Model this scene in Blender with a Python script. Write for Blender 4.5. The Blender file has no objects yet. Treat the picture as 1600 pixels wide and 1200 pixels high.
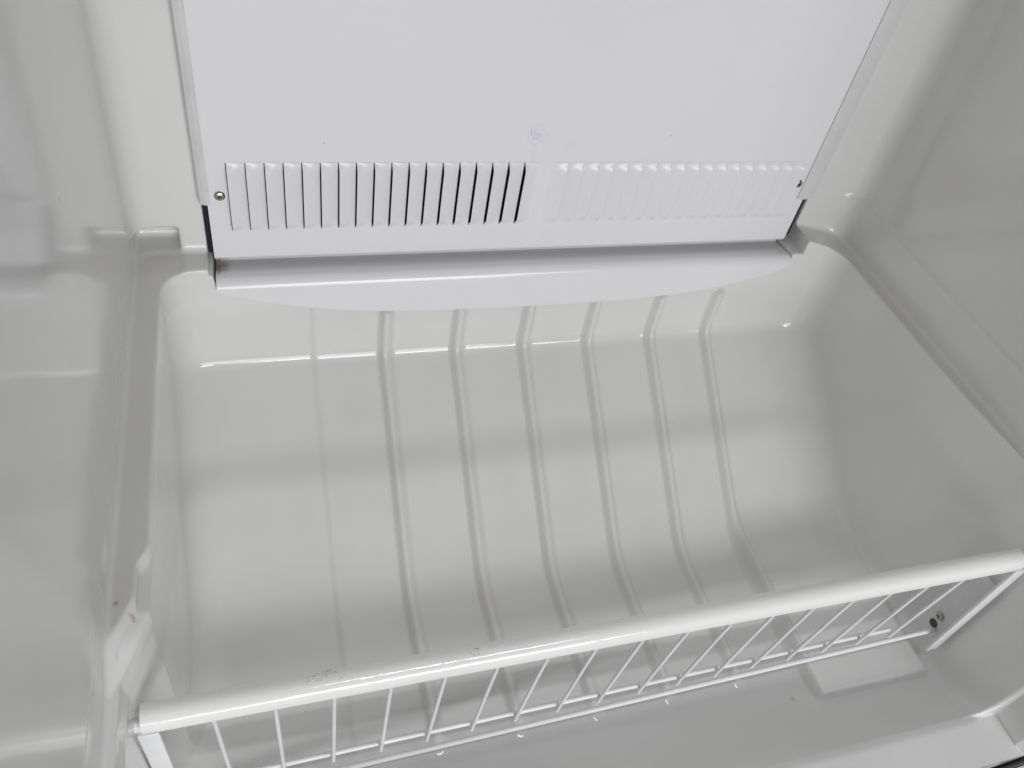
import bpy, bmesh, math, random
import numpy as np
from mathutils import Vector

S = bpy.context.scene
C = S.collection
random.seed(7)

# ------------------------------------------------------------------ camera
cam_d = bpy.data.cameras.new('camera')
cam = bpy.data.objects.new('camera', cam_d); C.objects.link(cam)
cam_d.sensor_width = 36.0
cam_d.lens = 28.23
cam_d.clip_start = 0.01; cam_d.clip_end = 50
cam.location = (-0.2580, -0.6141, 0.4761)
cam.rotation_euler = tuple(math.radians(a) for a in (44.2213, -8.8494, -14.9126))
S.camera = cam

# ------------------------------------------------------------------ world, lamps, exposure
world = bpy.data.worlds.new('World'); S.world = world
world.use_nodes = True
bg = world.node_tree.nodes['Background']
bg.inputs[0].default_value = (0.96, 0.98, 1.0, 1); bg.inputs[1].default_value = 0.25
S.view_settings.view_transform = 'Standard'
S.view_settings.look = 'None'
S.view_settings.exposure = 0.0
S.view_settings.gamma = 1.0

def area(name, loc, target, sx, sy, power, col):
    d = bpy.data.lights.new(name, 'AREA'); d.shape = 'RECTANGLE'
    d.size = sx; d.size_y = sy; d.energy = power; d.color = col
    o = bpy.data.objects.new(name, d); C.objects.link(o)
    o.location = loc
    o.rotation_euler = (Vector(target) - Vector(loc)).to_track_quat('-Z', 'Y').to_euler()
    return o
# a ceiling fixture of the room in front of the open freezer, and the room's window behind
area('ceiling_lamp', (0.55, -3.60, 1.30), (0, 0, -0.1), 1.8, 0.34, 34, (0.98, 0.98, 0.99))
area('window_light', (0.05, -2.6, 0.30), (0, 0, 0), 1.4, 0.8, 25, (0.95, 0.97, 1.0))
area('overhead_lamp', (0.25, -0.95, 1.95), (0.25, -0.90, 0), 0.8, 0.05, 8.5, (0.93, 0.96, 1.0))

# ------------------------------------------------------------------ materials
def mat(name):
    m = bpy.data.materials.new(name); m.use_nodes = True
    nt = m.node_tree
    return m, nt, nt.nodes['Principled BSDF']
def N(nt, t, **k):
    n = nt.nodes.new(t)
    for a, b in k.items(): setattr(n, a, b)
    return n
def L(nt, a, b): nt.links.new(a, b)
def noise(nt, scale, detail=3, rough=0.5, vec=None):
    n = N(nt, 'ShaderNodeTexNoise'); n.inputs['Scale'].default_value = scale
    n.inputs['Detail'].default_value = detail; n.inputs['Roughness'].default_value = rough
    if vec: L(nt, vec, n.inputs['Vector'])
    return n
def ramp(nt, fac, p0, c0, p1, c1):
    r = N(nt, 'ShaderNodeValToRGB')
    r.color_ramp.elements[0].position = p0; r.color_ramp.elements[0].color = c0
    r.color_ramp.elements[1].position = p1; r.color_ramp.elements[1].color = c1
    L(nt, fac, r.inputs[0]); return r
def mix(nt, fac, a, b):
    m = N(nt, 'ShaderNodeMix', data_type='RGBA')
    for sock, v in ((m.inputs[0], fac), (m.inputs[6], a), (m.inputs[7], b)):
        if isinstance(v, bpy.types.NodeSocket): L(nt, v, sock)
        else: sock.default_value = v
    return m.outputs[2]
def math_(nt, op, a, b=None, c=None):
    m = N(nt, 'ShaderNodeMath', operation=op)
    for s, v in zip(m.inputs, (a, b, c)):
        if v is None: continue
        if isinstance(v, bpy.types.NodeSocket): L(nt, v, s)
        else: s.default_value = v
    return m.outputs[0]
def spot(nt, vec, p, scale, r0, r1, rag=0.0, ragscale=200):
    """1 inside an uneven patch round the point p (object space), 0 outside"""
    mp = N(nt, 'ShaderNodeVectorMath', operation='SUBTRACT'); L(nt, vec, mp.inputs[0]); mp.inputs[1].default_value = p
    sc = N(nt, 'ShaderNodeVectorMath', operation='MULTIPLY'); L(nt, mp.outputs[0], sc.inputs[0]); sc.inputs[1].default_value = scale
    ln = N(nt, 'ShaderNodeVectorMath', operation='LENGTH'); L(nt, sc.outputs[0], ln.inputs[0])
    d = ln.outputs['Value']
    if rag:
        n = noise(nt, ragscale, 4, 0.7, vec)
        d = math_(nt, 'ADD', d, math_(nt, 'MULTIPLY', math_(nt, 'SUBTRACT', n.outputs[0], 0.5), rag))
    mr = N(nt, 'ShaderNodeMapRange'); L(nt, d, mr.inputs[0])
    mr.inputs[1].default_value = r0; mr.inputs[2].default_value = r1
    mr.inputs[3].default_value = 1; mr.inputs[4].default_value = 0
    return mr.outputs[0]
def bump(nt, b, height, strength, dist, prev=None):
    n = N(nt, 'ShaderNodeBump'); n.inputs['Strength'].default_value = strength; n.inputs['Distance'].default_value = dist
    L(nt, height, n.inputs['Height'])
    if prev: L(nt, prev, n.inputs['Normal'])
    L(nt, n.outputs[0], b.inputs['Normal']); return n.outputs[0]

def liner_mat():
    m, nt, b = mat('liner_plastic')
    tc = N(nt, 'ShaderNodeTexCoord'); v = tc.outputs['Object']
    n1 = noise(nt, 9, 3, 0.5, v)
    col = ramp(nt, n1.outputs[0], 0.3, (0.700, 0.694, 0.676, 1), 0.7, (0.728, 0.722, 0.704, 1)).outputs[0]
    # scuffs and specks of dirt
    n2 = noise(nt, 420, 2, 0.5, v); n3 = noise(nt, 14, 3, 0.6, v)
    sp = math_(nt, 'MULTIPLY', ramp(nt, n2.outputs[0], 0.80, (0,0,0,1), 0.84, (1,1,1,1)).outputs[0],
               ramp(nt, n3.outputs[0], 0.55, (0,0,0,1), 0.68, (1,1,1,1)).outputs[0])
    col = mix(nt, math_(nt, 'MULTIPLY', sp, 0.5), col, (0.22, 0.19, 0.15, 1))
    for p, r in (((-0.3585, -0.336, 0.008), 0.0013), ((-0.350, -0.343, -0.008), 0.0013)):
        s = spot(nt, v, p, (1, 1, 0.12), r * 0.5, r * 1.7, r * 2.0, 500)
        col = mix(nt, math_(nt, 'MULTIPLY', s, 0.6), col, (0.45, 0.16, 0.06, 1))
    # a few hairs and grains lying on the floor and walls
    for p, sc, r in (((0.200, -0.402, -0.245), (1, 0.5, 1), 0.0022), ((0.2302, -0.384, -0.236), (0.6, 1, 1), 0.0020), ((0.2075, -0.387, -0.245), (1, 1, 1), 0.0012),
                     ((0.064, -0.410, -0.245), (0.5, 1, 1), 0.0016), ((0.314, -0.407, -0.2365), (1, 1, 1), 0.0016), ((0.351, 0.008, 0.0555), (1, 1, 1), 0.0012),
                     ((-0.36, -0.20, 0.20), (1, 1, 1), 0.0018)):
        q = spot(nt, v, p, sc, r * 0.5, r * 1.3, r * 2.2, 700)
        col = mix(nt, math_(nt, 'MULTIPLY', q, 0.35), col, (0.20, 0.17, 0.13, 1))
    L(nt, col, b.inputs['Base Color'])
    n4 = noise(nt, 30, 4, 0.6, v)
    L(nt, ramp(nt, n4.outputs[0], 0.3, (0.09,)*3 + (1,), 0.75, (0.14,)*3 + (1,)).outputs[0], b.inputs['Roughness'])
    b.inputs['IOR'].default_value = 1.50
    w = noise(nt, 7, 1, 0.4, v)
    p1 = bump(nt, b, w.outputs[0], 0.35, 0.006)
    return m
M_LINER = liner_mat()

def panel_mat():
    m, nt, b = mat('white_painted_steel')
    tc = N(nt, 'ShaderNodeTexCoord'); v = tc.outputs['Object']
    n1 = noise(nt, 6, 3, 0.5, v)
    col = ramp(nt, n1.outputs[0], 0.3, (0.745, 0.738, 0.757, 1), 0.7, (0.765, 0.758, 0.777, 1)).outputs[0]
    # faint violet pen marks and a pale blue smear above the louvres
    s = spot(nt, v, (-0.0145, 0, 0.1275), (1, 0.2, 0.9), 0.004, 0.012, 0.008, 160)
    mpv = N(nt, 'ShaderNodeMapping'); L(nt, v, mpv.inputs[0]); mpv.inputs['Rotation'].default_value = (0, 0.6, 0); mpv.inputs['Scale'].default_value = (1, 1, 0.35)
    st = noise(nt, 520, 3, 0.6, mpv.outputs[0])
    ink = math_(nt, 'MULTIPLY', s, ramp(nt, st.outputs[0], 0.47, (0,0,0,1), 0.60, (1,1,1,1)).outputs[0])
    col = mix(nt, math_(nt, 'MULTIPLY', ink, 0.5), col, (0.40, 0.36, 0.72, 1))
    s2 = spot(nt, v, (0.018, 0, 0.116), (1, 0.2, 1), 0.001, 0.009)
    col = mix(nt, math_(nt, 'MULTIPLY', s2, 0.18), col, (0.45, 0.62, 0.75, 1))
    s3 = spot(nt, v, (-0.0145, 0, 0.108), (1, 0.2, 0.25), 0.001, 0.005)
    col = mix(nt, math_(nt, 'MULTIPLY', s3, 0.10), col, (0.50, 0.42, 0.75, 1))
    for p in ((0.1172, 0, 0.1274), (-0.200, 0, 0.118), (-0.187, 0, 0.061), (-0.227, 0, 0.085)):
        q = spot(nt, v, p, (1, 0.2, 1), 0.0004, 0.0012, 0.0008, 900)
        col = mix(nt, math_(nt, 'MULTIPLY', q, 0.42), col, (0.16, 0.13, 0.12, 1))
    L(nt, col, b.inputs['Base Color'])
    b.inputs['Roughness'].default_value = 0.29
    b.inputs['IOR'].default_value = 1.5
    w = noise(nt, 11, 2, 0.4, v)
    p1 = bump(nt, b, w.outputs[0], 0.25, 0.003)
    o = noise(nt, 900, 2, 0.5, v); bump(nt, b, o.outputs[0], 0.05, 0.0004, p1)
    return m
M_PANEL = panel_mat()

def apron_mat():
    m, nt, b = mat('white_painted_apron')
    tc = N(nt, 'ShaderNodeTexCoord'); v = tc.outputs['Object']
    col = (0.755, 0.750, 0.762, 1)
    s = spot(nt, v, (-0.299, 0.002, -0.006), (0.55, 0.5, 1.6), 0.002, 0.009, 0.010, 260)
    col = mix(nt, math_(nt, 'MULTIPLY', s, 0.9), col, (0.13, 0.075, 0.035, 1))
    L(nt, col, b.inputs['Base Color'])
    b.inputs['Roughness'].default_value = 0.16
    w = noise(nt, 14, 2, 0.4, v); bump(nt, b, w.outputs[0], 0.2, 0.002)
    return m
M_APRON = apron_mat()

def simple(name, col, rough, metal=0.0, bumpscale=None, strength=0.1):
    m, nt, b = mat(name)
    tc = N(nt, 'ShaderNodeTexCoord'); n = noise(nt, 35, 3, 0.6, tc.outputs['Object'])
    c2 = tuple(x * 0.9 for x in col[:3]) + (1,)
    L(nt, ramp(nt, n.outputs[0], 0.3, c2, 0.7, col[:3] + (1,)).outputs[0], b.inputs['Base Color'])
    b.inputs['Roughness'].default_value = rough; b.inputs['Metallic'].default_value = metal
    if bumpscale:
        nb = noise(nt, bumpscale, 3, 0.6, tc.outputs['Object']); bump(nt, b, nb.outputs[0], strength, 0.001)
    return m
M_STRIP = simple('pale_plastic_trim', (0.67, 0.67, 0.67), 0.25)
M_DARK = simple('duct_shade_black', (0.012, 0.012, 0.03), 0.6)  # shade inside the duct, given as a near-black colour
M_STEEL = simple('screw_steel', (0.50, 0.47, 0.43), 0.25, 1.0, 300, 0.2)
M_STEELD = simple('screw_recess', (0.06, 0.05, 0.045), 0.5, 0.5)
M_WIRE = simple('white_coated_wire', (0.80, 0.80, 0.80), 0.28, 0, 250, 0.15)
M_GASKET = simple('black_gasket', (0.012, 0.012, 0.014), 0.5)
M_CAB = simple('cabinet_enamel', (0.72, 0.72, 0.71), 0.3)
M_FLOOR = simple('room_floor_vinyl', (0.20, 0.18, 0.155), 0.45, 0, 60, 0.2)
M_HOLE = simple('dark_grey_hole', (0.075, 0.07, 0.065), 0.6)

def rail_mat():
    m, nt, b = mat('chipped_white_rail_paint')
    tc = N(nt, 'ShaderNodeTexCoord'); v = tc.outputs['Object']
    col = (0.80, 0.79, 0.765, 1)
    # hairline cracks in the paint, in a few places along the top
    mp = N(nt, 'ShaderNodeMapping'); L(nt, v, mp.inputs[0]); mp.inputs['Scale'].default_value = (0.35, 1, 1)
    wn = noise(nt, 60, 4, 0.65, mp.outputs[0])
    crack = math_(nt, 'LESS_THAN', math_(nt, 'ABSOLUTE', math_(nt, 'SUBTRACT', wn.outputs[0], 0.56)), 0.0030)
    place = None
    for px, r in ((-0.238, 0.016), (-0.140, 0.010), (0.338, 0.012)):
        s = spot(nt, v, (px, -0.385, -0.040), (1, 1, 1), r * 0.6, r * 1.1)
        place = s if place is None else math_(nt, 'MAXIMUM', place, s)
    col = mix(nt, math_(nt, 'MULTIPLY', math_(nt, 'MULTIPLY', crack, place), 0.8), col, (0.10, 0.09, 0.08, 1))
    n1 = noise(nt, 45, 3, 0.6, mp.outputs[0])
    col = mix(nt, ramp(nt, n1.outputs[0], 0.62, (0,0,0,1), 0.75, (0.25,)*3 + (1,)).outputs[0], col, (0.62, 0.58, 0.50, 1))
    L(nt, col, b.inputs['Base Color'])
    b.inputs['Roughness'].default_value = 0.08
    mp2 = N(nt, 'ShaderNodeMapping'); L(nt, v, mp2.inputs[0]); mp2.inputs['Scale'].default_value = (0.5, 1, 1)
    nb = noise(nt, 260, 3, 0.6, mp2.outputs[0])
    big = noise(nt, 12, 2, 0.5, v)
    amt = math_(nt, 'MULTIPLY', nb.outputs[0], ramp(nt, big.outputs[0], 0.4, (0.15,)*3 + (1,), 0.65, (1,1,1,1)).outputs[0])
    bump(nt, b, amt, 0.22, 0.0010)
    return m
M_RAIL = rail_mat()

# ------------------------------------------------------------------ object helpers
def link(o, parent=None):
    C.objects.link(o)
    if parent: o.parent = parent
    return o
def empty(name, label, cat, loc=(0, 0, 0)):
    o = bpy.data.objects.new(name, None); C.objects.link(o); o.location = loc
    o.empty_display_size = 0.05
    o['label'] = label; o['category'] = cat
    return o
def mesh_np(name, V, F, material, parent, normals=None, smooth=True):
    me = bpy.data.meshes.new(name)
    V = np.asarray(V, np.float32); F = np.asarray(F, np.int32)
    me.vertices.add(len(V)); me.vertices.foreach_set('co', V.ravel())
    k = F.shape[1]
    me.loops.add(F.size); me.loops.foreach_set('vertex_index', F.ravel())
    me.polygons.add(len(F))
    me.polygons.foreach_set('loop_start', np.arange(0, F.size, k, dtype=np.int32))
    me.polygons.foreach_set('loop_total', np.full(len(F), k, np.int32))
    me.update(calc_edges=True)
    me.polygons.foreach_set('use_smooth', np.full(len(F), smooth))
    if normals is not None:
        me.normals_split_custom_set_from_vertices(np.asarray(normals, np.float32))
    me.materials.append(material)
    return link(bpy.data.objects.new(name, me), parent)
def mesh_bm(name, bm, material, parent=None, smooth=False, auto=None):
    bmesh.ops.recalc_face_normals(bm, faces=bm.faces[:])
    me = bpy.data.meshes.new(name); bm.to_mesh(me); bm.free()
    for p in me.polygons: p.use_smooth = smooth
    if auto is not None:
        me.set_sharp_from_angle(angle=math.radians(auto))
    me.materials.append(material)
    return link(bpy.data.objects.new(name, me), parent)
def bm_box(bm, x0, x1, y0, y1, z0, z1, bev=0):
    r = bmesh.ops.create_cube(bm, size=1)
    for v in r['verts']:
        v.co = Vector(((x0 + x1) / 2 + v.co.x * (x1 - x0), (y0 + y1) / 2 + v.co.y * (y1 - y0), (z0 + z1) / 2 + v.co.z * (z1 - z0)))
    if bev:
        es = list({e for v in r['verts'] for e in v.link_edges})
        bmesh.ops.bevel(bm, geom=es, offset=bev, segments=3, profile=0.5, affect='EDGES')
def bm_tube(bm, pts, r, n=12, cap=True):
    rings = []
    pts = [Vector(p) for p in pts]
    for i, p in enumerate(pts):
        t = (pts[min(i + 1, len(pts) - 1)] - pts[max(i - 1, 0)]).normalized()
        a = t.orthogonal().normalized() if i == 0 else (a - t * a.dot(t)).normalized()
        b = t.cross(a)
        rr = r[i] if isinstance(r, (list, tuple)) else r
        rings.append([bm.verts.new(p + a * math.cos(k * 2 * math.pi / n) * rr + b * math.sin(k * 2 * math.pi / n) * rr) for k in range(n)])
    for A, B in zip(rings, rings[1:]):
        for k in range(n):
            bm.faces.new((A[k], A[(k + 1) % n], B[(k + 1) % n], B[k]))
    if cap:
        bm.faces.new(rings[0][::-1]); bm.faces.new(rings[-1])
def bm_sweep_x(bm, prof, xs, closed=True, fn=None):
    """profile of (y, z) points swept along x"""
    rings = [[bm.verts.new((x, *(fn(x, i, p) if fn else p))) for i, p in enumerate(prof)] for x in xs]
    n = len(prof)
    for A, B in zip(rings, rings[1:]):
        for k in range(n if closed else n - 1):
            bm.faces.new((A[k], A[(k + 1) % n], B[(k + 1) % n], B[k]))
    if closed:
        bm.faces.new(rings[0]); bm.faces.new(rings[-1][::-1])

# ------------------------------------------------------------------ the moulded liner
# The cavity is described as a distance-like field (negative in the air), turned into
# a fine mesh so every fold gets its own moulded radius.
XC = 0.0066
RIBX = [-0.145, -0.0705, 0.0035, 0.0778, 0.1532, 0.2235]
def sstep(a, b, x):
    t = np.clip((x - a) / (b - a), 0, 1); return t * t * (3 - 2 * t)
def smax(a, b, r):
    h = np.maximum(r - np.abs(a - b), 0) / r
    return np.maximum(a, b) + h * h * r * 0.25
def smin(a, b, r): return -smax(-a, -b, r)
ZF = -0.245
AB = (-0.0250, -0.1050)      # fold between wall A and slope B  (y, z)
BC = (-0.2250, ZF)           # fold between slope B and floor C
tb = np.array([BC[0] - AB[0], BC[1] - AB[1]]); tb /= np.hypot(*tb)
nb = np.array([tb[1], -tb[0]])       # normal of the slope, up and towards the front
if nb[1] < 0: nb = -nb
def relief(x):
    h = -0.0022 * (1 - sstep(-0.2190, -0.2120, x))
    for rx in RIBX:
        h = h + 0.0075 * np.cos(np.clip(np.where(x < rx, (x - rx) / 0.0085, (x - rx) / 0.0105), -1, 1) * (math.pi / 2)) ** 2
    return h
def field(x, y, z):
    ax = np.abs(x - XC)
    # upper cavity
    wu = 0.3690 - 0.016 * np.clip(z, -0.1, 1) - np.where(x > XC, 0.0042, 0.0) * sstep(0.0560, 0.0510, z)
    ulim = ax - wu
    back = y - 0.0100 + 0.0 * z
    fy = y + np.where(x > XC, 0.030, 0.0)             # the right-hand stop sits a little further forward
    drop = 0.0170 * sstep(0.0, 0.030, -0.312 - (ax - 0.347) * 2.2 - fy)
    ledge_s = ((0.0057 + (ax - 0.3470) * np.where(x > XC, -0.22, 0.02) - drop) - z) * 0.98
    ledge_b = ((-0.0300 + (y + 0.0220) * 1.10) - z) * 0.673
    U = smax(smax(ulim, back, 0.024), smax(ledge_s, ledge_b, 0.006), 0.006)
    # evaporator opening in the back wall
    rec = np.maximum(np.maximum(np.maximum(x - 0.3130, -0.3030 - x), y - 0.050), -0.0165 + 0.0145 * sstep(0.2970, 0.3005, np.abs(x)) - z)
    U = smin(U, rec, 0.0015)
    # pocket in the rear wall at the end of each slide ledge
    pock = smax(smax(ulim, 0.3320 - ax, 0.004), smax(y - 0.0340, smax(ledge_s, z - 0.0290, 0.004), 0.006), 0.004)
    pock = np.where(x > XC, 1.0, pock)
    U = smin(U, pock, 0.004)
    # lower tub
    rl = relief(x)
    hi = sstep(-0.032, -0.018, z)
    wl = np.where(x > XC, 0.3458, 0.3500 - 0.0020 * hi) + 0.0065 * (x < XC) * sstep(-0.296, -0.313, fy) * sstep(-0.010, -0.004, z) + np.where(x > XC, 0.0125 * sstep(-0.200, -0.375, y), (0.0120 + 0.0035 * hi) * np.clip((-0.338 - y) / 0.040, 0, 1))
    wl = np.minimum(wl, 0.3640 - 0.016 * np.clip(z, -0.1, 1))
    side = ax - wl
    yA = -0.0220 - 0.035 * np.clip(-0.018 - z, 0, 0.2)
    A = y - yA + np.where(rl > 0, rl * sstep(-0.043, -0.050, z), rl)
    B = -((y - AB[0]) * nb[0] + (z - AB[1]) * nb[1]) + rl
    fade = sstep(-0.385, -0.355, y)
    pad = 0.0125 * sstep(0.2200, 0.2280, x) * sstep(-0.4105, -0.4030, y) * sstep(0.360, 0.345, x)
    chan = 0.0020 * np.cos(np.clip((y + 0.3900) / 0.0260, -1, 1) * (math.pi / 2)) ** 2 * sstep(0.2230, 0.2120, x) * sstep(-0.33, -0.30, x)
    Cc = (ZF + rl * fade + pad - chan) - z
    lipslope = ((ZF + (-0.412 - y) * 0.80) - z) * 0.781
    floor_ = smax(Cc, lipslope, 0.018)
    tub = smax(smax(A, B, 0.008), floor_, 0.013)
    Lw = smax(tub, side, 0.034)
    # dimple at the stop near the front end of the slide ledges
    dim = np.sqrt((ax - 0.3630) ** 2 + ((fy + 0.3180) / 1.6) ** 2 + (z - 0.020) ** 2) - 0.0085
    air = smin(U, Lw, 0.0020)
    air = smin(air, dim, 0.006)
    # front flange: everything above it and in front of the rim is open room
    flange = np.maximum(ax - 0.361 - 0.5 * np.clip(-0.494 - y, 0, 1), np.maximum(-0.2040 - z, y + 0.4640))
    air = smin(air, flange, 0.0045)
    return air

def build_liner(parent, h=0.0020):
    xs = np.arange(-0.386, 0.400, h); ys = np.arange(-0.505, 0.056, h); zs = np.arange(-0.262, 0.440, h)
    nx, ny, nz = len(xs), len(ys), len(zs)
    f = np.empty((nx, ny, nz), np.float32)
    Y, Z = np.meshgrid(ys.astype(np.float32), zs.astype(np.float32), indexing='ij')
    for i0 in range(0, nx, 16):
        xx = xs[i0:i0 + 16].astype(np.float32)[:, None, None]
        f[i0:i0 + 16] = field(xx, Y[None], Z[None])
    s = f < 0
    cnt = np.zeros((nx - 1, ny - 1, nz - 1), np.int8)
    for a in (0, 1):
        for b in (0, 1):
            for c in (0, 1):
                cnt += s[a:nx - 1 + a, b:ny - 1 + b, c:nz - 1 + c]
    mixed = (cnt > 0) & (cnt < 8)
    idx = np.full(mixed.shape, -1, np.int32)
    ii = np.argwhere(mixed); idx[mixed] = np.arange(len(ii))
    P = np.stack([xs[ii[:, 0]], ys[ii[:, 1]], zs[ii[:, 2]]], 1) + h / 2
    e = 4e-4
    def grad(P):
        g = np.empty_like(P)
        for k in range(3):
            d = np.zeros(3); d[k] = e
            a = P + d; b = P - d
            g[:, k] = (field(a[:, 0], a[:, 1], a[:, 2]) - field(b[:, 0], b[:, 1], b[:, 2])) / (2 * e)
        return g
    for _ in range(4):
        v = field(P[:, 0], P[:, 1], P[:, 2]); g = grad(P)
        st = -(v / np.maximum((g * g).sum(1), 0.05))[:, None] * g
        ln = np.linalg.norm(st, axis=1, keepdims=True)
        P = P + st * np.minimum(1, h * 0.5 / np.maximum(ln, 1e-9))
    g = grad(P)
    nrm = -g / np.maximum(np.linalg.norm(g, axis=1, keepdims=True), 1e-9)
    quads = []
    # edges along each axis with a sign change -> quad between the four cells round it
    for axis in range(3):
        sl0 = [slice(1, -1)] * 3; sl1 = [slice(1, -1)] * 3
        sl0[axis] = slice(0, -1); sl1[axis] = slice(1, None)
        a, b = s[tuple(sl0)], s[tuple(sl1)]
        for flip in (0, 1):
            w = np.argwhere((a & ~b) if flip else (~a & b))
            for k in range(3):
                if k != axis: w[:, k] += 1
            u, v_ = [(1, 2), (2, 0), (0, 1)][axis]
            def cell(du, dv):
                q = w.copy(); q[:, u] -= du; q[:, v_] -= dv
                return idx[q[:, 0], q[:, 1], q[:, 2]]
            qd = np.stack([cell(1, 1), cell(0, 1), cell(0, 0), cell(1, 0)], 1)
            if flip: qd = qd[:, ::-1]
            quads.append(qd)
    Q = np.concatenate(quads); Q = Q[(Q >= 0).all(1)]
    cen = P[Q].mean(1); cn = nrm[Q].mean(1)
    x, y, z = cen.T; ax = np.abs(x - XC); left = x < XC
    lab = np.zeros(len(Q), np.int32)                       # 0 = back wall
    inner = ax < 0.3395
    lab[(ax > 0.3600) | ((ax > 0.345) & (z < -0.0135))] = 1
    lab[(z < -0.018) & (ax < 0.345)] = 2                   # lower wall
    lab[(lab == 2) & (z < -0.1085)] = 3                    # slope
    lab[(lab == 3) & (y < -0.238)] = 4                     # floor
    lab[(y < -0.440) & (z < -0.18)] = 5                    # lip
    lab[(lab == 4) & (x > 0.2215) & (y > -0.412) & (y < -0.245)] = 6
    rail = (ax > 0.3400) & (z < 0.0560) & (z > -0.0135) & (y < 0.002) & (y > -0.420) & ((ax < 0.3665) | (cn[:, 2] > 0.3))
    lab[rail] = 7
    lab[(lab == 0) & (ax > 0.325) & (y > 0.0115)] = 7
    lab[(lab == 0) & (x > -0.3050) & (x < 0.3150) & (y > 0.0130)] = 8
    for k, rx in enumerate(RIBX):
        lab[(np.abs(x - rx - 0.0010) < 0.0110) & (z < -0.046) & (y > -0.375) & ((lab == 2) | (lab == 3) | (lab == 4) | (lab == 6))] = 10 + k
    names = {0: 'rear_wall', 1: 'side_wall', 2: 'lower_rear_wall', 3: 'sloped_bottom', 4: 'bottom_floor', 5: 'front_lip', 6: 'raised_pad', 7: 'slide_ledge', 8: 'panel_recess'}
    def emit(name, m):
        if not m.any(): return
        q = Q[m]; used, inv = np.unique(q, return_inverse=True)
        return mesh_np(name, P[used], inv.reshape(q.shape), M_LINER, parent, nrm[used])
    for k, nm in names.items():
        if k in (1, 7):
            for sd in (left, ~left): emit(nm, (lab == k) & sd)
        else: emit(nm, lab == k)
    for k in range(len(RIBX)): emit('rib', lab == 10 + k)

freezer = empty('upright_freezer', 'open empty white upright freezer with a ribbed moulded bottom and louvred back panel', 'freezer', (0, 0, 0))
build_liner(freezer)

# upper part of the liner, above the picture
def quad_obj(name, quads, material, parent):
    bm = bmesh.new()
    for q in quads: bm.faces.new([bm.verts.new(p) for p in q])
    return mesh_bm(name, bm, material, parent)
zt, z0 = 0.487, 0.436
xl0, xr0 = XC - (0.37 - 0.016 * z0), XC + (0.37 - 0.016 * z0)
xl1, xr1 = XC - (0.37 - 0.016 * zt), XC + (0.37 - 0.016 * zt)
quad_obj('upper_liner', [
    [(xl0, -0.504, z0), (xl0, 0.010, z0), (xl1, 0.010, zt), (xl1, -0.504, zt)],
    [(xr0, -0.504, z0), (xr0, 0.010, z0), (xr1, 0.010, zt), (xr1, -0.504, zt)],
    [(xl0, 0.010, z0), (-0.3035, 0.010, z0), (-0.3035, 0.010, zt), (xl1, 0.010, zt)],
    [(xr0, 0.010, z0), (0.3135, 0.010, z0), (0.3135, 0.010, zt), (xr1, 0.010, zt)],
    [(xl1, -0.504, zt), (xr1, -0.504, zt), (xr1, 0.012, zt), (xl1, 0.012, zt)]], M_LINER, freezer)
# outer cabinet: five slabs round the liner
bm = bmesh.new()
bm_box(bm, -0.440, -0.392, -0.503, 0.120, -0.36, 0.56)
bm_box(bm, 0.404, 0.452, -0.503, 0.120, -0.36, 0.56)
bm_box(bm, -0.392, 0.404, 0.070, 0.120, -0.36, 0.56)
bm_box(bm, -0.392, 0.404, -0.503, 0.070, 0.495, 0.56)
bm_box(bm, -0.392, 0.404, -0.499, 0.070, -0.36, -0.275)
mesh_bm('cabinet_shell', bm, M_CAB, freezer)
# dark gasket channel round the front of the rim
bm = bmesh.new()
bm_tube(bm, [(-0.43, -0.508, -0.218), (0.33, -0.508, -0.218), (0.37, -0.5075, -0.207), (0.395, -0.507, -0.180), (0.400, -0.507, 0.5)], 0.0034, 10)
mesh_bm('gasket', bm, M_GASKET, freezer, True)
# near-black box paints the shade of the evaporator space behind the panel
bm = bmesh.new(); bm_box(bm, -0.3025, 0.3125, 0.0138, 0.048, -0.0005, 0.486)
mesh_bm('duct_shade_box', bm, M_DARK, freezer)

# ------------------------------------------------------------------ louvred back panel
PITCH, NL = 0.01520, 18
LZ0, LZ1 = 0.0325, 0.0995
GAP = 0.0008; LW = 0.0128
XSL = [-0.2800 + k * PITCH for k in range(NL)]          # left group: slot on the left
XSR = [0.2790 - k * PITCH for k in range(NL)]           # right group: slot on the right
bm = bmesh.new()
xsb = sorted([-0.2975, 0.2975] + XSL + [a + GAP + LW for a in XSL] + XSR + [a - GAP - LW for a in XSR])
holes = {(round(a, 5)) for a in XSL} | {round(a - GAP - LW, 5) for a in XSR}
zsb = [0.0045, LZ0, LZ1, 0.16, 0.3, 0.486]
gv = {}
def pv(i, j):
    if (i, j) not in gv: gv[(i, j)] = bm.verts.new((xsb[i], 0.0, zsb[j]))
    return gv[(i, j)]
for i in range(len(xsb) - 1):
    for j in range(len(zsb) - 1):
        if j == 1 and round(xsb[i], 5) in holes: continue
        bm.faces.new((pv(i, j), pv(i + 1, j), pv(i + 1, j + 1), pv(i, j + 1)))
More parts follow.
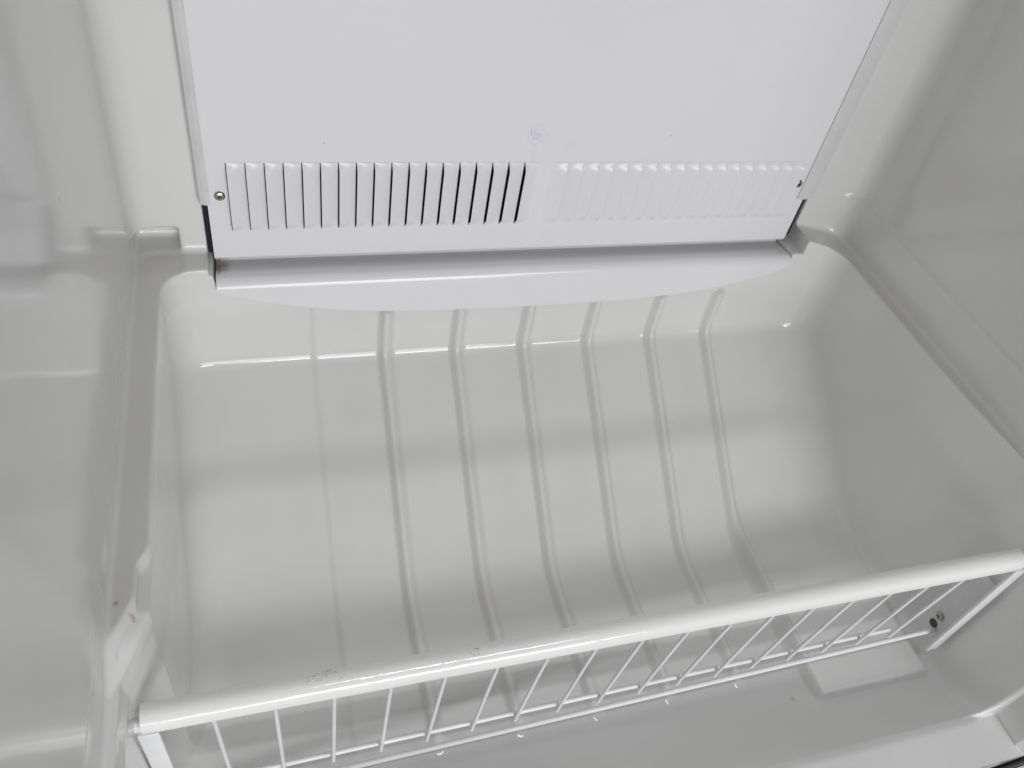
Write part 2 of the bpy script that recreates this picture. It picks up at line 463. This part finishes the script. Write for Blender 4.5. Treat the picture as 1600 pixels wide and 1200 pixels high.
# rolled lower edge and side returns
n = len(xsb)
prev = [pv(i, 0) for i in range(n)]
for k in range(1, 9):
    a = k / 8 * math.radians(100); r = 0.0045
    cur = [bm.verts.new((x, r - r * math.cos(a), 0.0045 - r * math.sin(a))) for x in xsb]
    for i in range(n - 1): bm.faces.new((prev[i], cur[i], cur[i + 1], prev[i + 1]))
    prev = cur
for i in (0, n - 1):
    for j in range(len(zsb) - 1):
        a, b = pv(i, j), pv(i, j + 1)
        bm.faces.new((a, b, bm.verts.new((b.co.x, 0.011, b.co.z)), bm.verts.new((a.co.x, 0.011, a.co.z))))
me = bpy.data.meshes.new('back_panel'); bm.normal_update(); bm.to_mesh(me); bm.free()
for p in me.polygons: p.use_smooth = True
me.set_sharp_from_angle(angle=math.radians(40)); me.materials.append(M_PANEL)
panel = link(bpy.data.objects.new('back_panel', me), freezer)

def louver_mesh(sign, gap):
    """raised on the slot side, sinking to the panel on the other; ends rounded"""
    H = 0.0058 if sign > 0 else 0.0038; nu, nv = 12, 26
    bm = bmesh.new(); top = []; bot = []
    us = [(k / nu) ** 1.0 for k in range(nu + 1)]
    vs = [0.5 - 0.5 * math.cos(math.pi * k / nv) for k in range(nv + 1)]
    ht = LZ1 - LZ0
    for u in us:
        A = []; B = []
        for v in vs:
            dz = min(v, 1 - v) * ht
            t = min(1, dz / 0.0085); e = math.sin(t * math.pi / 2) ** 1.1 * (0.0 if t <= 0 else 1)
            e = e * (0.4 + 0.6 * min(1, t * 1.5))
            s = 1 - u; sh = s ** 1.12
            hh = H * e * sh
            A.append(bm.verts.new((sign * (gap + u * (LW + GAP - gap)), -hh - 0.0002, v * ht)))
            B.append(bm.verts.new((sign * (gap + u * (LW + GAP - gap)), -hh + 0.0007, v * ht)))
        top.append(A); bot.append(B)
    for a, b, c, d in zip(top, top[1:], bot, bot[1:]):
        for k in range(nv):
            bm.faces.new((a[k], b[k], b[k + 1], a[k + 1]))
            bm.faces.new((c[k], c[k + 1], d[k + 1], d[k]))
    for k in range(nv):
        bm.faces.new((top[0][k], top[0][k + 1], bot[0][k + 1], bot[0][k]))
        bm.faces.new((top[-1][k + 1], top[-1][k], bot[-1][k], bot[-1][k + 1]))
    bmesh.ops.recalc_face_normals(bm, faces=bm.faces[:])
    me = bpy.data.meshes.new('louver'); bm.to_mesh(me); bm.free()
    for p in me.polygons: p.use_smooth = True
    me.set_sharp_from_angle(angle=math.radians(50)); me.materials.append(M_PANEL)
    return me
for sign, XS in ((1, XSL), (-1, XSR)):
    lm = louver_mesh(sign, GAP if sign > 0 else 0.0002)
    for x in XS:
        o = link(bpy.data.objects.new('louver', lm), panel); o.location = (x, 0, LZ0)

def screw_meshes():
    bm = bmesh.new()
    prof = [(0.0046, 0.0), (0.0046, -0.0006), (0.0040, -0.0015), (0.0028, -0.0021), (0.0012, -0.0024)]
    rings = [[bm.verts.new((r * math.cos(k * math.pi / 10), y, r * math.sin(k * math.pi / 10))) for k in range(20)] for r, y in prof]
    for A, B in zip(rings, rings[1:]):
        for k in range(20): bm.faces.new((A[k], A[(k + 1) % 20], B[(k + 1) % 20], B[k]))
    bm.faces.new(rings[-1])
    bmesh.ops.recalc_face_normals(bm, faces=bm.faces[:])
    me = bpy.data.meshes.new('screw'); bm.to_mesh(me); bm.free()
    for p in me.polygons: p.use_smooth = True
    me.materials.append(M_STEEL)
    bm = bmesh.new()
    w, l = 0.00045, 0.0021
    for a, b in ((l, w), (w, l)):
        d = 0.0002 if a == l else 0.0
        bm_box(bm, -a, a, -0.00262 - d, -0.0012, -b, b)
    m2 = bpy.data.meshes.new('cross_slot'); bm.to_mesh(m2); bm.free(); m2.materials.append(M_STEELD)
    return me, m2
SC, SX = screw_meshes()
def screw(parent, loc, rot=(0, 0, 0), scale=1):
    o = link(bpy.data.objects.new('screw', SC), parent); o.location = loc; o.rotation_euler = rot; o.scale = (scale,) * 3
    return o
for (x, z, a) in ((-0.2870, 0.0681, 0.3), (0.2823, 0.0738, 0.9)):
    screw(panel, (x, 0, z), (0, a, 0))
    s = link(bpy.data.objects.new('cross_slot', SX), panel); s.location = (x, 0, z); s.rotation_euler = (0, a, 0)

# side trim strips that clip the panel edges
for sg in (-1, 1):
    bm = bmesh.new()
    xi, xo = (0.2955, 0.3045) if sg < 0 else (0.2890, 0.3095)
    prof = [(xi, -0.0004), (xi, -0.0011), (xi + 0.0008, -0.0016), (0.2990, -0.0020), (xo - 0.0015, -0.0004), (xo, 0.0030), (xo, 0.0094), (xo - 0.0012, 0.0094), (xo - 0.0016, 0.0036), (0.2990, -0.0010)]
    zb = 0.060 if sg < 0 else 0.0555
    rings = [[bm.verts.new((sg * x, y, z)) for x, y in prof] for z in (zb, 0.3, 0.486)]
    k = len(prof)
    for A, B in zip(rings, rings[1:]):
        for i in range(k): bm.faces.new((A[i], A[(i + 1) % k], B[(i + 1) % k], B[i]))
    bm.faces.new(rings[0]); bm.faces.new(rings[-1])
    mesh_bm('trim_strip', bm, M_STRIP, freezer, True, 30)

# curved drip apron below the panel
def apron():
    bm = bmesh.new()
    prof = [(0.0125, -0.0010), (0.0118, -0.0055), (0.0100, -0.0075), (0.0040, -0.0074), (-0.0060, -0.0062)]
    cy, cz, r = -0.0165, -0.0150, 0.0108
    for k in range(9):
        a = math.radians(82 - k * 9.6); prof.append((cy - r * math.cos(a), cz + r * math.sin(a)))
    ny = prof[-1]
    nface = 7
    xs = [-0.2975 + 0.595 * k / 60 for k in range(61)]
    T = 0.0010
    rows = []
    for x in xs:
        zb = -0.0475 + 0.0330 * (abs(x) / 0.2975) ** 3.2
        zb = min(zb, -0.0148)
        row = list(prof)
        for k in range(1, nface + 1):
            t = k / nface
            row.append((ny[0] - 0.0040 * t * (zb - ny[1]) / -0.035, ny[1] + (zb - ny[1]) * t))
        back = [(y + T, z - T * 0.7) for y, z in row]
        back[-1] = (row[-1][0] + T, row[-1][1])
        rows.append([bm.verts.new((x, *p)) for p in row] + [bm.verts.new((x, *p)) for p in back[::-1]])
    n = len(rows[0])
    for A, B in zip(rows, rows[1:]):
        for k in range(n): bm.faces.new((A[k], A[(k + 1) % n], B[(k + 1) % n], B[k]))
    bm.faces.new(rows[0]); bm.faces.new(rows[-1][::-1])
    mesh_bm('drip_apron', bm, M_APRON, freezer, True, 40)
apron()

# ------------------------------------------------------------------ wire gate across the front of the bottom bin
gate = empty('wire_gate', 'white wire gate with a rounded chipped top rail across the bottom bin', 'gate', (0, 0, 0))
XL, XR = -0.3510, 0.3480
zr = lambda x: -0.0430 - 0.0030 * (x - XL) / (XR - XL)
bm = bmesh.new()
prof = [(-0.3940, -0.0152), (-0.3942, -0.0096), (-0.3936, -0.0086)]          # flat front lip
prof += [(-0.3932, -0.0066), (-0.3922, -0.0043), (-0.3904, -0.0022), (-0.3880, -0.0008), (-0.3850, 0.0), (-0.3818, -0.0005), (-0.3790, -0.0022), (-0.3772, -0.0048), (-0.3762, -0.0082)]
prof += [(-0.3757, -0.0150), (-0.3767, -0.0150), (-0.3772, -0.0095), (-0.3918, -0.0095), (-0.3928, -0.0152)]
bm_sweep_x(bm, prof, [XL + (XR - XL) * k / 40 for k in range(41)], True, lambda x, i, p: (-0.3850 + (p[0] + 0.3850) * 0.93, (p[1] * 0.62 if p[1] > -0.0085 else -0.0053 + (p[1] + 0.0085) * 1.15) + zr(x)))
mesh_bm('top_rail', bm, M_RAIL, gate, True, 35)
# vertical wires
for k in range(17):
    x = -0.3110 + k * 0.03815
    t = (x - XL) / (XR - XL)
    zb = -0.2190 + 0.0260 * t
    bm = bmesh.new(); bm_tube(bm, [(x, -0.3880, zr(x) - 0.0100), (x, -0.3780, zb)], 0.0016, 10)
    mesh_bm('wire', bm, M_WIRE, gate, True, 50)
bm = bmesh.new(); bm_tube(bm, [(-0.3300, -0.3745, -0.2115), (0.2990, -0.3745, -0.1865)], 0.0021, 10)
mesh_bm('cross_bar', bm, M_WIRE, gate, True, 50)
bm = bmesh.new(); bm_tube(bm, [(-0.3480, -0.3800, -0.2395), (0.3540, -0.3800, -0.1965)], 0.0024, 10)
mesh_bm('pivot_rod', bm, M_WIRE, gate, True, 50)
# end brackets: folded strips along both walls
for sg in (-1, 1):
    bm = bmesh.new()
    xw = XL - 0.0035 if sg < 0 else 0.3575
    d = -sg
    zt_, zb_ = zr(xw) - 0.0155, (-0.245 if sg < 0 else -0.2120)
    bm_box(bm, min(xw, xw + d * 0.0014), max(xw, xw + d * 0.0014), -0.3900, -0.3600, zb_, zt_ - 0.040, 0.0004)
    bm_box(bm, min(xw, xw + d * 0.0125), max(xw, xw + d * 0.0125), -0.3935, -0.3902, zb_, zt_, 0.0008)
    mesh_bm('end_bracket', bm, M_WIRE, gate, True, 40)
x = 0.3559
screw(gate, (x, -0.3740, -0.1800), (0, 0, -math.pi / 2), 1.0)
s = link(bpy.data.objects.new('cross_slot', SX), gate); s.location = (x, -0.3740, -0.1800); s.rotation_euler = (0.4, 0, -math.pi / 2)
bm = bmesh.new()
bm_tube(bm, [(0.3553, -0.3745, -0.1935), (0.3563, -0.3745, -0.1935)], 0.0046, 14)
mesh_bm('pivot_hole', bm, M_HOLE, gate, True, 40)  # plain dark grey disc marking the rod's hole
bm = bmesh.new()
bm_tube(bm, [(XL - 0.0050, -0.3870, -0.0560), (XL + 0.002, -0.3870, -0.0560)], 0.0046, 14)
mesh_bm('end_pin', bm, M_WIRE, gate, True, 40)

# ------------------------------------------------------------------ room floor
bm = bmesh.new()
v = [bm.verts.new(p) for p in ((-4, -5, -0.62), (4, -5, -0.62), (4, 1, -0.62), (-4, 1, -0.62))]
bm.faces.new(v)
fl = mesh_bm('floor', bm, M_FLOOR); fl['kind'] = 'structure'
